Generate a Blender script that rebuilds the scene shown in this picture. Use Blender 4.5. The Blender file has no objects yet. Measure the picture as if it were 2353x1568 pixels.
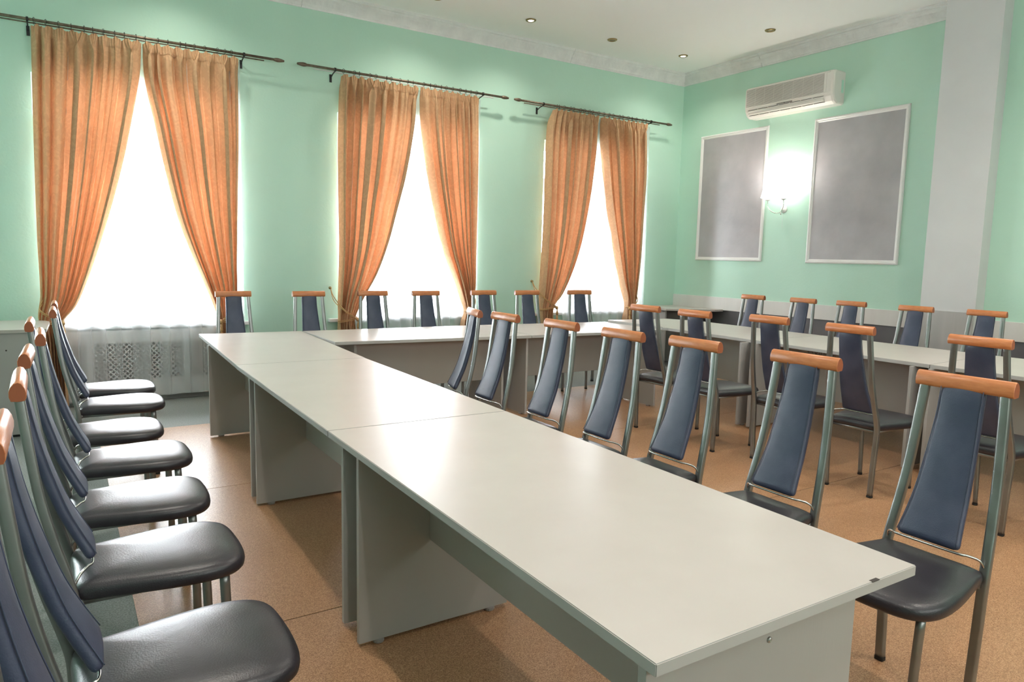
import bpy, bmesh, math, random
from mathutils import Vector, Matrix
random.seed(7)
C = bpy.context.scene.collection
PI = math.pi

# ------------------------------------------------------------------ camera
cam = bpy.data.cameras.new('camera')
cam.sensor_width = 36.0
cam.lens = 36.0 * 1624.0 / 2353.0
cam.clip_start = 0.03
co = bpy.data.objects.new('camera', cam); C.objects.link(co)
YAW, PITCH, ROLL = 0.5702, 0.1181, 0.0223
fw = Vector((math.sin(YAW)*math.cos(PITCH), math.cos(YAW)*math.cos(PITCH), -math.sin(PITCH)))
rt = Vector((math.cos(YAW), -math.sin(YAW), 0)); up = rt.cross(fw)
r2 = rt*math.cos(ROLL)+up*math.sin(ROLL); u2 = up*math.cos(ROLL)-rt*math.sin(ROLL)
m = Matrix((r2, u2, -fw)).transposed().to_4x4(); m.translation = (0, 0, 1.45)
co.matrix_world = m
bpy.context.scene.camera = co

# ------------------------------------------------------------------ world, exposure, daylight and fill
S = bpy.context.scene
S.view_settings.view_transform = 'Standard'
S.view_settings.look = 'None'
S.view_settings.exposure = 0.42
S.view_settings.gamma = 1.0
S.view_settings.use_curve_mapping = False
w = bpy.data.worlds.new('daylight'); S.world = w; w.use_nodes = True
bg = w.node_tree.nodes['Background']
bg.inputs[0].default_value = (0.90, 0.96, 1.0, 1); bg.inputs[1].default_value = 12.0
S.cycles.max_bounces = 10
S.cycles.diffuse_bounces = 6
S.cycles.glossy_bounces = 4
S.cycles.transmission_bounces = 6
S.cycles.transparent_max_bounces = 16
S.cycles.sample_clamp_indirect = 40.0
S.cycles.caustics_reflective = False
S.cycles.caustics_refractive = False
S.cycles.use_denoising = True

def area(name, loc, rot, sx, sy, power, color):
    l = bpy.data.lights.new(name, 'AREA'); l.shape = 'RECTANGLE'; l.size = sx; l.size_y = sy
    l.energy = power; l.color = color
    o = bpy.data.objects.new(name, l); C.objects.link(o); o.location = loc; o.rotation_euler = rot
    return o
DAY = (0.90, 0.96, 1.0)
WIN = [(-0.13, 1.57), (2.57, 4.29), (5.26, 6.98)]
for k, (a, b) in enumerate(WIN):       # daylight just outside the three windows in view
    area('window_daylight', ((a+b)/2, 8.15, 1.9), (-PI/2+0.2, 0, 0), b-a+0.3, 2.4, (360, 340, 150)[k], DAY)
area('window_daylight', (-1.9, 8.1, 1.95), (-PI/2+0.1, 0, 0.15), 1.1, 2.4, 30, DAY)      # side fill through an added fourth window, out of view on the same wall
# fill light added inside the closed front end, tilted up at the ceiling
area('window_daylight', (2.7, -2.35, 2.3), (PI/2+0.7, 0, 0), 5.0, 1.6, 150, (1.0, 0.95, 0.95))

# ------------------------------------------------------------------ materials
def mat(name, col, rough=0.5, metal=0.0, spec=0.5):
    m = bpy.data.materials.new(name); m.use_nodes = True
    b = m.node_tree.nodes['Principled BSDF']
    b.inputs['Base Color'].default_value = (*col, 1); b.inputs['Roughness'].default_value = rough
    b.inputs['Metallic'].default_value = metal
    b.inputs['Specular IOR Level'].default_value = spec
    return m
def N(m, t, **kw):
    n = m.node_tree.nodes.new(t)
    for k, v in kw.items():
        if k in n.inputs: n.inputs[k].default_value = v
        else: setattr(n, k, v)
    return n
def L(m, a, b): m.node_tree.links.new(a, b)
def BS(m): return m.node_tree.nodes['Principled BSDF']
def mottled(name, c1, c2, scale, rough, bump=0.0, bscale=60, metal=0.0, spec=0.5, detail=4, stretch=None, lo=0.35, hi=0.65):
    m = mat(name, c1, rough, metal, spec)
    tc = N(m, 'ShaderNodeTexCoord'); mp = N(m, 'ShaderNodeMapping')
    if stretch: mp.inputs['Scale'].default_value = stretch
    L(m, tc.outputs['Object'], mp.inputs[0])
    nz = N(m, 'ShaderNodeTexNoise', Scale=scale, Detail=detail); L(m, mp.outputs[0], nz.inputs['Vector'])
    cr = N(m, 'ShaderNodeValToRGB')
    cr.color_ramp.elements[0].color = (*c1, 1); cr.color_ramp.elements[1].color = (*c2, 1)
    cr.color_ramp.elements[0].position = lo; cr.color_ramp.elements[1].position = hi
    L(m, nz.outputs[0], cr.inputs[0]); L(m, cr.outputs[0], BS(m).inputs['Base Color'])
    if bump:
        n2 = N(m, 'ShaderNodeTexNoise', Scale=bscale, Detail=3); L(m, mp.outputs[0], n2.inputs['Vector'])
        bp = N(m, 'ShaderNodeBump', Strength=bump, Distance=0.01)
        L(m, n2.outputs[0], bp.inputs['Height']); L(m, bp.outputs[0], BS(m).inputs['Normal'])
    return m

M = {}
M['green'] = mottled('green_wall_paint', (0.49, 0.725, 0.605), (0.515, 0.75, 0.63), 1.2, 0.62, 0.10, 45)
M['green2'] = M['green']
M['white_paint'] = mottled('white_paint', (0.58, 0.58, 0.585), (0.61, 0.61, 0.615), 2, 0.6, 0.06, 30)
M['ceiling'] = mat('ceiling_paint', (0.88, 0.87, 0.865), 0.8)
M['plaster'] = mottled('crown_plaster', (0.70, 0.70, 0.70), (0.78, 0.78, 0.775), 9, 0.7, 0.7, 26, lo=0.3, hi=0.7)
M['grey_wall'] = mottled('dark_grey_wall_paint', (0.115, 0.112, 0.125), (0.135, 0.13, 0.14), 3, 0.5, 0.05, 40)
M['panel_grey'] = mottled('grey_decorative_plaster', (0.36, 0.345, 0.365), (0.47, 0.45, 0.47), 2.6, 0.40, 0.5, 6, lo=0.28, hi=0.72, detail=6)
M['gloss_white'] = mat('white_gloss_paint', (0.80, 0.79, 0.78), 0.3)
M['plastic'] = mat('white_plastic', (0.78, 0.74, 0.70), 0.25)
M['plastic_grey'] = mat('grey_plastic', (0.30, 0.27, 0.26), 0.4)
M['slot'] = mat('dark_slot', (0.05, 0.04, 0.035), 0.7)
M['laminate'] = mottled('pale_grey_laminate', (0.50, 0.455, 0.425), (0.52, 0.475, 0.445), 6, 0.34, 0.01, 320, spec=0.7)
M['laminate_side'] = mottled('grey_laminate', (0.385, 0.37, 0.36), (0.41, 0.395, 0.38), 3, 0.42, 0.03, 200, stretch=(1, 1, 0.15))
M['laminate_edge'] = mat('grey_edge_band', (0.44, 0.43, 0.42), 0.4)
M['wood'] = mottled('cherry_wood', (0.50, 0.165, 0.058), (0.60, 0.225, 0.085), 22, 0.3, 0.05, 90, stretch=(6, 1, 6), spec=0.6)
M['wood_end'] = mat('cherry_end_grain', (0.30, 0.085, 0.033), 0.45)
M['vinyl'] = mottled('black_vinyl', (0.018, 0.016, 0.021), (0.027, 0.024, 0.031), 10, 0.34, 0.09, 240, spec=0.6)
M['vinyl_blue'] = mottled('dark_blue_vinyl', (0.032, 0.042, 0.084), (0.052, 0.063, 0.112), 9, 0.42, 0.09, 260, spec=0.6)
M['piping'] = mat('vinyl_seam_edge', (0.055, 0.068, 0.115), 0.4)
M['tube'] = mottled('satin_grey_steel', (0.24, 0.245, 0.24), (0.29, 0.295, 0.29), 8, 0.34, 0.03, 200, metal=0.85)
M['wire'] = mat('chrome_wire', (0.62, 0.62, 0.60), 0.18, 1.0)
M['rubber'] = mat('black_rubber', (0.012, 0.012, 0.012), 0.6)
M['brass'] = mat('dark_brass', (0.36, 0.27, 0.13), 0.3, 1.0)
M['rail_white'] = mottled('light_laminate_rail', (0.68, 0.66, 0.64), (0.74, 0.72, 0.70), 5, 0.4, stretch=(1, 1, .1))
M['panel_light'] = mottled('grained_laminate_panel', (0.42, 0.41, 0.40), (0.50, 0.485, 0.47), 7, 0.45, stretch=(1, 1, .08))
M['rod'] = mottled('antique_brass_rod', (0.13, 0.095, 0.07), (0.22, 0.165, 0.12), 30, 0.4, 0, metal=0.7)
M['dark_metal'] = mat('dark_metal', (0.04, 0.04, 0.04), 0.45, 0.6)
M['rope'] = mottled('gold_rope', (0.50, 0.27, 0.10), (0.66, 0.40, 0.18), 80, 0.6, 0.4, 200)
M['carpet'] = mottled('grey_green_floor_covering', (0.155, 0.165, 0.155), (0.26, 0.275, 0.26), 150, 0.8, 0.25, 250, lo=0.38, hi=0.62)
M['frame'] = mat('white_window_frame', (0.82, 0.83, 0.84), 0.3)
M['ink'] = mat('black_marker_ink', (0.008, 0.008, 0.01), 0.5)
M['screw'] = mat('zinc_screw', (0.42, 0.42, 0.42), 0.3, 1.0)
M['screen'] = mat('white_radiator_screen', (0.78, 0.77, 0.77), 0.5)
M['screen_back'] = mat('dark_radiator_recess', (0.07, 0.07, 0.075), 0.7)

# cork-patterned linoleum: warm brown with fine dark and light speckle
m = mat('cork_linoleum', (0.4, 0.2, 0.1), 0.34); M['cork'] = m
tc = N(m, 'ShaderNodeTexCoord')
n1 = N(m, 'ShaderNodeTexNoise', Scale=230.0, Detail=4.0); n2 = N(m, 'ShaderNodeTexNoise', Scale=1.1, Detail=3.0)
L(m, tc.outputs['Object'], n1.inputs['Vector']); L(m, tc.outputs['Object'], n2.inputs['Vector'])
cr = N(m, 'ShaderNodeValToRGB'); e = cr.color_ramp.elements
e[0].position = 0.32; e[0].color = (0.24, 0.115, 0.055, 1); e[1].position = 0.68; e[1].color = (0.60, 0.37, 0.215, 1)
k = cr.color_ramp.elements.new(0.5); k.color = (0.42, 0.225, 0.115, 1)
L(m, n1.outputs[0], cr.inputs[0])
mx = N(m, 'ShaderNodeMixRGB', blend_type='MULTIPLY'); mx.inputs[0].default_value = 0.5
cr2 = N(m, 'ShaderNodeValToRGB'); cr2.color_ramp.elements[0].position = 0.3; cr2.color_ramp.elements[0].color = (0.74, 0.70, 0.68, 1)
cr2.color_ramp.elements[1].position = 0.7; cr2.color_ramp.elements[1].color = (1, 1, 1, 1)
L(m, n2.outputs[0], cr2.inputs[0]); L(m, cr.outputs[0], mx.inputs[1]); L(m, cr2.outputs[0], mx.inputs[2])
L(m, mx.outputs[0], BS(m).inputs['Base Color'])
bp = N(m, 'ShaderNodeBump', Strength=0.12, Distance=0.004); L(m, n1.outputs[0], bp.inputs['Height']); L(m, bp.outputs[0], BS(m).inputs['Normal'])

def cloth_mat(name, col, trans_col, trans, alpha=1.0, pattern=0.0):
    m = bpy.data.materials.new(name); m.use_nodes = True; nt = m.node_tree
    for n in list(nt.nodes): nt.nodes.remove(n)
    out = N(m, 'ShaderNodeOutputMaterial')
    d = N(m, 'ShaderNodeBsdfDiffuse'); d.inputs[0].default_value = (*col, 1)
    t = N(m, 'ShaderNodeBsdfTranslucent'); t.inputs[0].default_value = (*trans_col, 1)
    mx = N(m, 'ShaderNodeMixShader'); mx.inputs[0].default_value = trans
    if pattern:
        tc = N(m, 'ShaderNodeTexCoord'); nz = N(m, 'ShaderNodeTexNoise', Scale=11.0, Detail=2.0, Distortion=2.6)
        L(m, tc.outputs['Object'], nz.inputs['Vector'])
        cr = N(m, 'ShaderNodeValToRGB'); cr.color_ramp.elements[0].position = 0.50; cr.color_ramp.elements[1].position = 0.54
        cr.color_ramp.elements[0].color = (*col, 1); cr.color_ramp.elements[1].color = (*[min(1, c*(1+pattern)) for c in col], 1)
        L(m, nz.outputs[0], cr.inputs[0]); L(m, cr.outputs[0], d.inputs[0])
    L(m, d.outputs[0], mx.inputs[1]); L(m, t.outputs[0], mx.inputs[2])
    last = mx
    if alpha < 1:
        tr = N(m, 'ShaderNodeBsdfTransparent'); m2 = N(m, 'ShaderNodeMixShader'); m2.inputs[0].default_value = alpha
        L(m, tr.outputs[0], m2.inputs[1]); L(m, mx.outputs[0], m2.inputs[2]); last = m2
    L(m, last.outputs[0], out.inputs[0])
    return m
M['curtain'] = cloth_mat('apricot_curtain_cloth', (0.56, 0.355, 0.21), (0.95, 0.40, 0.19), 0.07, pattern=0.10)
M['sheer'] = cloth_mat('white_voile', (0.84, 0.85, 0.87), (0.88, 0.89, 0.92), 0.40, alpha=0.28)
m = bpy.data.materials.new('window_glass'); m.use_nodes = True; M['glass'] = m
for n in list(m.node_tree.nodes): m.node_tree.nodes.remove(n)
out = N(m, 'ShaderNodeOutputMaterial'); tr = N(m, 'ShaderNodeBsdfTransparent'); gl = N(m, 'ShaderNodeBsdfGlossy'); gl.inputs['Roughness'].default_value = 0.02
fr = N(m, 'ShaderNodeFresnel'); fr.inputs[0].default_value = 1.35; mx = N(m, 'ShaderNodeMixShader')
L(m, fr.outputs[0], mx.inputs[0]); L(m, tr.outputs[0], mx.inputs[1]); L(m, gl.outputs[0], mx.inputs[2]); L(m, mx.outputs[0], out.inputs[0])
def emit(name, col, s):
    m = mat(name, col, 0.5); b = BS(m)
    b.inputs['Emission Color'].default_value = (*col, 1); b.inputs['Emission Strength'].default_value = s
    return m
M['bulb'] = emit('lit_spot_lens', (1.0, 0.95, 0.86), 14.0)
M['shade'] = emit('lit_lamp_shade', (1.0, 0.95, 0.88), 4.5)
M['dead_bulb'] = mat('unlit_spot_lens', (0.36, 0.33, 0.24), 0.25, 0.3)

# ------------------------------------------------------------------ mesh helpers
def link(name, me, m, parent=None, smooth=False, kind=None):
    o = bpy.data.objects.new(name, me); C.objects.link(o)
    if m is not None:
        for k in (m if isinstance(m, (list, tuple)) else [m]): me.materials.append(k)
    if parent is not None: o.parent = parent
    if smooth:
        for p in me.polygons: p.use_smooth = True
    if kind: o['kind'] = kind
    return o
def obj(name, bm, m, parent=None, smooth=False, kind=None, bevel=0.0, segs=2):
    if bevel:
        bmesh.ops.bevel(bm, geom=[e for e in bm.edges], offset=bevel, segments=segs, affect='EDGES', profile=0.5)
    bmesh.ops.recalc_face_normals(bm, faces=bm.faces)
    me = bpy.data.meshes.new(name); bm.to_mesh(me); bm.free()
    return link(name, me, m, parent, smooth, kind)
def tag(o, label=None, cat=None, group=None, kind=None):
    if label: o['label'] = label
    if cat: o['category'] = cat
    if group: o['group'] = group
    if kind: o['kind'] = kind
    return o
def empty(name, loc=(0, 0, 0), rz=0.0):
    o = bpy.data.objects.new(name, None); C.objects.link(o); o.location = loc; o.rotation_euler = (0, 0, rz)
    o.empty_display_size = 0.1
    return o
def struct(name, bm, m, parent=None, **kw):
    o = obj(name, bm, m, parent, **kw)
    if parent is None: o['kind'] = 'structure'
    return o
def add_box(bm, x0, x1, y0, y1, z0, z1, mi=0):
    vs = [bm.verts.new(p) for p in ((x0,y0,z0),(x1,y0,z0),(x1,y1,z0),(x0,y1,z0),(x0,y0,z1),(x1,y0,z1),(x1,y1,z1),(x0,y1,z1))]
    for f in ((0,3,2,1),(4,5,6,7),(0,1,5,4),(1,2,6,5),(2,3,7,6),(3,0,4,7)):
        fa = bm.faces.new([vs[i] for i in f]); fa.material_index = mi
    return bm
def box(*a): return add_box(bmesh.new(), *a)
def add_prism(bm, pts, z0, z1):
    a = [bm.verts.new((x, y, z0)) for x, y in pts]; b = [bm.verts.new((x, y, z1)) for x, y in pts]
    n = len(pts); bm.faces.new(a[::-1]); bm.faces.new(b)
    for i in range(n): bm.faces.new((a[i], a[(i+1) % n], b[(i+1) % n], b[i]))
    return bm
def catmull(pts, sub):
    out = []; n = len(pts)
    for i in range(n-1):
        p0 = Vector(pts[max(i-1, 0)]); p1 = Vector(pts[i]); p2 = Vector(pts[i+1]); p3 = Vector(pts[min(i+2, n-1)])
        for k in range(sub):
            t = k/sub
            out.append(0.5*((2*p1)+(p2-p0)*t+(2*p0-5*p1+4*p2-p3)*t*t+(3*p1-p0-3*p2+p3)*t**3))
    out.append(Vector(pts[-1])); return out
def add_tube(bm, pts, rx, ry=None, seg=10, side=Vector((0, 1, 0)), power=1.0, closed=False):
    """sweep an ellipse (rx along 'side', ry across it) or rounded rectangle (power<1) along pts"""
    ry = rx if ry is None else ry
    pts = [Vector(p) for p in pts]; rings = []; n = len(pts)
    for i, p in enumerate(pts):
        t = (pts[(i+1) % n]-pts[i-1]) if closed else (pts[min(i+1, n-1)]-pts[max(i-1, 0)])
        t.normalize(); s = side-t*side.dot(t)
        if s.length < 1e-4: s = t.orthogonal()
        s.normalize(); u = t.cross(s); ring = []
        for k in range(seg):
            a = 2*PI*(k+0.5)/seg; c, d = math.cos(a), math.sin(a)
            c = math.copysign(abs(c)**power, c); d = math.copysign(abs(d)**power, d)
            ring.append(bm.verts.new(p+s*(rx*c)+u*(ry*d)))
        rings.append(ring)
    for i in range(n if closed else n-1):
        a, b = rings[i], rings[(i+1) % n]
        for k in range(seg): bm.faces.new((a[k], a[(k+1) % seg], b[(k+1) % seg], b[k]))
    if not closed: bm.faces.new(rings[0][::-1]); bm.faces.new(rings[-1])
    return bm
def add_lathe(bm, c, prof, seg=24, axis='z'):
    rings = []
    for r, h in prof:
        ring = []
        for k in range(seg):
            a = 2*PI*k/seg
            if axis == 'z': v = (c[0]+r*math.cos(a), c[1]+r*math.sin(a), c[2]+h)
            elif axis == 'x': v = (c[0]+h, c[1]+r*math.cos(a), c[2]+r*math.sin(a))
            else: v = (c[0]+r*math.cos(a), c[1]+h, c[2]+r*math.sin(a))
            ring.append(bm.verts.new(v))
        rings.append(ring)
    for i in range(len(rings)-1):
        for k in range(seg): bm.faces.new((rings[i][k], rings[i][(k+1) % seg], rings[i+1][(k+1) % seg], rings[i+1][k]))
    if prof[0][0] > 1e-5: bm.faces.new(rings[0][::-1])
    if prof[-1][0] > 1e-5: bm.faces.new(rings[-1])
    bmesh.ops.remove_doubles(bm, verts=bm.verts, dist=1e-6)
    return bm

# ------------------------------------------------------------------ room shell
X0, XR, Y0, YW, ZC = -3.0, 7.68, -2.5, 7.55, 4.08
XR2 = 7.30                      # the right wall stands further in beyond the pillar
PY0, PY1, PX = 3.20, 3.70, 7.14    # pillar
f = struct('floor', box(X0-.4, XR+.4, Y0-.4, YW+.4, -0.12, 0.0), M['carpet'])
sheets = [(0.2, 7.66, 2.697, 4.50), (0.2, 7.66, 4.504, 6.27), (0.2, 7.29, 0.86, 2.690), (0.2, 7.29, -1.0, 0.855)]
for x0, x1, y0, y1 in sheets:
    obj('linoleum_sheet', box(x0, x1, y0, y1, 0.0, 0.003), M['cork'], f)
struct('ceiling', box(X0-.4, XR+.4, Y0-.4, YW+.4, ZC, ZC+.12), M['ceiling'])
def wall_with_openings(axis, c0, c1, u0, u1, opens, zo0, zo1):
    bm = bmesh.new(); cur = u0
    def bx(a, b, z0, z1):
        if axis == 'y': add_box(bm, a, b, c0, c1, z0, z1)
        else: add_box(bm, c0, c1, a, b, z0, z1)
    for a, b in opens:
        bx(cur, a, 0, ZC); bx(a, b, 0, zo0); bx(a, b, zo1, ZC); cur = b
    bx(cur, u1, 0, ZC)
    return bm
struct('wall_back', wall_with_openings('y', YW, YW+.38, X0-.38, XR+.38, [(-2.35, -1.45)]+WIN, 0.70, 2.94), M['green'])  # leftmost opening is the added, unseen window that lets in side fill
struct('wall_left', wall_with_openings('x', X0-.38, X0, Y0-.38, YW, [], 0.75, 2.94), M['green'])
struct('wall_front', wall_with_openings('y', Y0-.38, Y0, X0-.38, XR+.38, [], 0.75, 2.94), M['green'])
bm = box(XR, XR+.3, PY1-.02, YW, 0, ZC)
wr = struct('wall_right', bm, M['green'])
obj('wall_section', box(XR2, XR+.3, Y0, PY0+.02, 0, ZC), M['green'], wr)
obj('lower_wall_paint', box(XR-.004, XR, PY1, YW, 0, 0.80), M['grey_wall'], wr)
obj('lower_wall_paint', box(XR2-.004, XR2, Y0, PY0, 0, 0.80), M['grey_wall'], wr)
pl = struct('wall_pillar', box(PX, XR+.1, PY0, PY1, 0, ZC), M['white_paint'])
tag(pl, 'white painted pillar standing out of the green right wall')
pp = obj('laminate_panel', box(PX-.018, PX, PY0, PY1, 0, 1.03), M['panel_light'], pl)
t = struct('trim_1', box(XR-.022, XR, PY1, YW-.002, 0.79, 0.965), M['rail_white'], bevel=.002)
tag(t, 'pale laminate chair rail along the right wall up to the corner')
t = struct('trim_2', box(XR2-.022, XR2, Y0, PY0, 0.79, 0.965), M['rail_white'], bevel=.002)
tag(t, 'pale laminate chair rail on the right wall beyond the pillar')
struct('baseboard_back', box(X0, XR, YW-.018, YW, 0, 0.07), M['laminate_side'])

# plaster crown: lengths with open joints
PROF = [(0, 3.93), (.014, 3.93), (.020, 3.942), (.030, 3.948), (.036, 3.968), (.062, 4.012), (.086, 4.034), (.090, 4.048), (.112, 4.054), (.118, 4.068), (.118, 4.08), (0, 4.08)]
def crown(path, name, parent=None):
    """path: points (x,y) with the room on the left-hand normal n; mitred"""
    bm = bmesh.new(); rings = []; n = len(path)
    dirs = [(Vector(path[i+1])-Vector(path[i])).normalized() for i in range(n-1)]
    for i, p in enumerate(path):
        if i == 0: d = dirs[0]; nn = Vector((-d.y, d.x)); sc = 1
        elif i == n-1: d = dirs[-1]; nn = Vector((-d.y, d.x)); sc = 1
        else:
            a = Vector((-dirs[i-1].y, dirs[i-1].x)); b = Vector((-dirs[i].y, dirs[i].x)); nn = (a+b).normalized(); sc = 1/max(.3, nn.dot(a))
        rings.append([bm.verts.new((p[0]+nn.x*o*sc, p[1]+nn.y*o*sc, z)) for o, z in PROF])
    for i in range(n-1):
        for k in range(len(PROF)): 
            k2 = (k+1) % len(PROF); bm.faces.new((rings[i][k], rings[i][k2], rings[i+1][k2], rings[i+1][k]))
    bm.faces.new(rings[0][::-1]); bm.faces.new(rings[-1])
    return obj(name, bm, M['plaster'], parent)
c1 = crown([(5.62, YW), (2.2, YW)], 'trim_3'); c1['kind'] = 'structure'; tag(c1, 'white plaster crown above the windows')
crown([(XR, 6.2), (XR, YW), (5.625, YW)], 'crown_length', c1)
crown([(2.196, YW), (X0, YW)], 'crown_length', c1)
c2 = crown([(XR, PY1), (XR, 5.28), (XR, 6.195)], 'trim_4'); c2['kind'] = 'structure'; tag(c2, 'white plaster crown along the right wall')
crown([(XR2, Y0), (XR2, PY0), (PX, PY0), (PX, PY1), (XR, PY1)], 'crown_length', c2)
# little leaf reliefs on the crown's cove, too small to pick apart
bm = bmesh.new()
def leaf(cx, cy, along):
    a = Vector(along); nrm = Vector((0, -1)) if abs(a.x) > .5 else Vector((-1, 0))
    for s in (-1, 1):
        vs = []
        for (t, h, o) in ((0, 3.966, .0375), (.016*s, 3.985, .0492), (.022*s, 4.008, .0630), (.006*s, 4.016, .0690), (0, 3.99, .0545)):
            p = Vector((cx, cy))+a*t+nrm*o; vs.append(bm.verts.new((p.x, p.y, h)))
        bm.faces.new(vs)
for i in range(118): leaf(0.6+i*.06, YW, (1, 0))
for i in range(62): leaf(XR, PY1+.1+i*.06, (0, 1))
obj('leaf_relief', bm, M['plaster'], c1, kind='stuff')

# ------------------------------------------------------------------ windows
for k, (a, b) in enumerate(WIN):
    e = empty('window_%d' % (k+1), ((a+b)/2, YW+.28, 0.74)); e['kind'] = 'structure'
    ox, oy, oz = e.location
    def part(name, bm, mm, par=e, **kw):
        o = obj(name, bm, mm, par, **kw)
        o.data.transform(Matrix.Translation((-ox, -oy, -oz))) if par is e else None
        return o
    y0, y1 = YW+.20, YW+.27
    z0, z1 = 0.745, 2.94
    bm = bmesh.new()
    add_box(bm, a, a+.06, y0, y1, z0, z1); add_box(bm, b-.06, b, y0, y1, z0, z1)
    add_box(bm, a+.06, b-.06, y0, y1, z0, z0+.07); add_box(bm, a+.06, b-.06, y0, y1, z1-.06, z1)
    part('window_frame', bm, M['frame'])
    mid = (a+b)/2
    part('mullion', box(mid-.045, mid+.045, y0-.005, y1+.005, z0+.07, 2.36), M['frame'], bevel=.006)
    part('transom', box(a+.06, b-.06, y0-.005, y1+.005, 2.36, 2.44), M['frame'], bevel=.006)
    for (p, q, r, s) in ((a+.06, mid-.045, z0+.07, 2.36), (mid+.045, b-.06, z0+.07, 2.36), (a+.06, b-.06, 2.44, z1-.06)):
        bm = bmesh.new(); w_ = .045
        add_box(bm, p, p+w_, y0+.01, y1-.01, r, s); add_box(bm, q-w_, q, y0+.01, y1-.01, r, s)
        add_box(bm, p+w_, q-w_, y0+.01, y1-.01, r, r+w_); add_box(bm, p+w_, q-w_, y0+.01, y1-.01, s-w_, s)
        part('sash', bm, M['frame'])
        part('window_pane', box(p+w_, q-w_, y0+.03, y0+.036, r+w_, s-w_), M['glass'])
    part('window_sill', box(a-.12, b+.06, YW-.065, YW+.20, 0.705, 0.742), M['gloss_white'], bevel=.006)
# radiator screen under the first window: a diagonal fretwork in a frame
a, b = -0.10, 1.56
rs = empty('radiator_screen', (0.73, 7.50, 0)); tag(rs, 'white fretwork radiator screen behind the sheer curtain of the leftmost window', 'screen')
bm = bmesh.new(); yb0, yb1 = -.012, .004
add_box(bm, a-.73, b-.73, yb0, yb1, .05, .215); add_box(bm, a-.73, b-.73, yb0, yb1, .57, .69)
for x in (a, .18, .99, b-.06): add_box(bm, x-.73, x-.67, yb0-.002, yb1, .215, .57)
obj('screen_frame', bm, M['screen'], rs)
bm = bmesh.new(); h = .57-.215; p = .046; x = a-h
while x < b:
    for s in (0, 1):
        xa, xb = (x, x+h) if s == 0 else (x+h, x)
        za, zb = .215, .57
        # clip to the frame
        def cl(xq, zq, xo, zo):
            if xq < a: zq = zq+(zo-zq)*(a-xq)/(xo-xq); xq = a
            if xq > b: zq = zq+(zo-zq)*(b-xq)/(xo-xq); xq = b
            return xq, zq
        if (xa < a and xb < a) or (xa > b and xb > b): continue
        A_ = cl(xa, za, xb, zb); B_ = cl(xb, zb, xa, za)
        add_tube(bm, [(A_[0]-.73, -.004-.003*s, A_[1]), (B_[0]-.73, -.004-.003*s, B_[1])], .0075, .003, seg=4, side=Vector((1, 0, 0)))
    x += p
obj('fretwork', bm, M['screen'], rs, kind='stuff')
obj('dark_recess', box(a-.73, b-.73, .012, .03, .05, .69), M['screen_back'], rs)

# ------------------------------------------------------------------ curtains
def interp(tab, z):
    tab = sorted(tab)
    if z <= tab[0][0]: return tab[0][1]
    for i in range(len(tab)-1):
        if z <= tab[i+1][0]:
            z0, x0 = tab[i]; z1, x1 = tab[i+1]; t = (z-z0)/(z1-z0)
            pm = tab[i-1] if i else tab[i]; pn = tab[i+2] if i+2 < len(tab) else tab[i+1]
            m0 = (x1-pm[1])/max(1e-6, z1-pm[0])*(z1-z0); m1 = (pn[1]-x0)/max(1e-6, pn[0]-z0)*(z1-z0)
            return (2*t**3-3*t*t+1)*x0+(t**3-2*t*t+t)*m0+(-2*t**3+3*t*t)*x1+(t**3-t*t)*m1
    return tab[-1][1]
CUR = {
'W1L': ([(3.291,-0.108),(2.428,-0.131),(1.513,-0.147),(1.025,-0.148),(0.85,-0.172),(0.72,-.165),(0.024,-0.186)],[(3.296,0.718),(3.017,0.698),(2.588,0.616),(2.157,0.52),(1.725,0.401),(1.411,0.303),(1.138,0.208),(0.925,0.116),(0.773,0.001),(0.6,0.01),(0.004,0.026)]),
'W1R': ([(3.308,1.549),(2.616,1.545),(1.99,1.523),(1.352,1.501),(0.965,1.484),(0.771,1.418),(0.662,1.423),(0.03,1.45)],[(3.267,0.727),(2.985,0.735),(2.572,0.81),(2.148,0.886),(1.753,0.974),(1.429,1.078),(1.138,1.187),(0.882,1.279),(0.761,1.312),(0.667,1.293),(0.03,1.27)]),
'W2L': ([(3.28,2.564),(2.727,2.542),(2.055,2.542),(1.554,2.548),(1.137,2.536),(0.635,2.518),(0.03,2.516)],[(3.26,3.45),(2.873,3.422),(2.344,3.325),(1.956,3.217),(1.57,3.104),(1.232,2.966),(0.994,2.824),(0.805,2.724),(0.724,2.699),(0.628,2.713),(0.03,2.73)]),
'W2R': ([(3.334,4.221),(2.668,4.239),(1.91,4.236),(1.396,4.228),(1.084,4.222),(0.823,4.167),(0.664,4.2),(0.03,4.22)],[(3.263,3.472),(2.835,3.501),(2.364,3.576),(1.981,3.661),(1.539,3.778),(1.187,3.925),(0.929,4.028),(0.79,4.065),(0.669,4.033),(0.03,4.0)]),
'W3L': ([(3.297,5.283),(3.08,5.224),(2.495,5.211),(1.848,5.206),(1.301,5.184),(0.969,5.168),(0.663,5.158),(0.03,5.17)],[(3.293,6.023),(2.838,6.008),(2.274,5.939),(1.705,5.819),(1.305,5.677),(0.966,5.492),(0.827,5.365),(0.657,5.364),(0.03,5.39)]),
'W3R': ([(3.311,6.88),(2.631,6.905),(2.037,6.875),(1.437,6.846),(0.952,6.792),(0.8,6.761),(0.617,6.779),(0.03,6.81)],[(3.296,6.052),(2.737,6.123),(2.178,6.226),(1.664,6.358),(1.194,6.484),(0.894,6.595),(0.773,6.601),(0.622,6.585),(0.03,6.59)]),
}
YC = 7.40; ZROD = 3.335
TIEZ = {'W1L': .79, 'W1R': .76, 'W2L': .745, 'W2R': .79, 'W3L': .82, 'W3R': .785}
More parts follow.
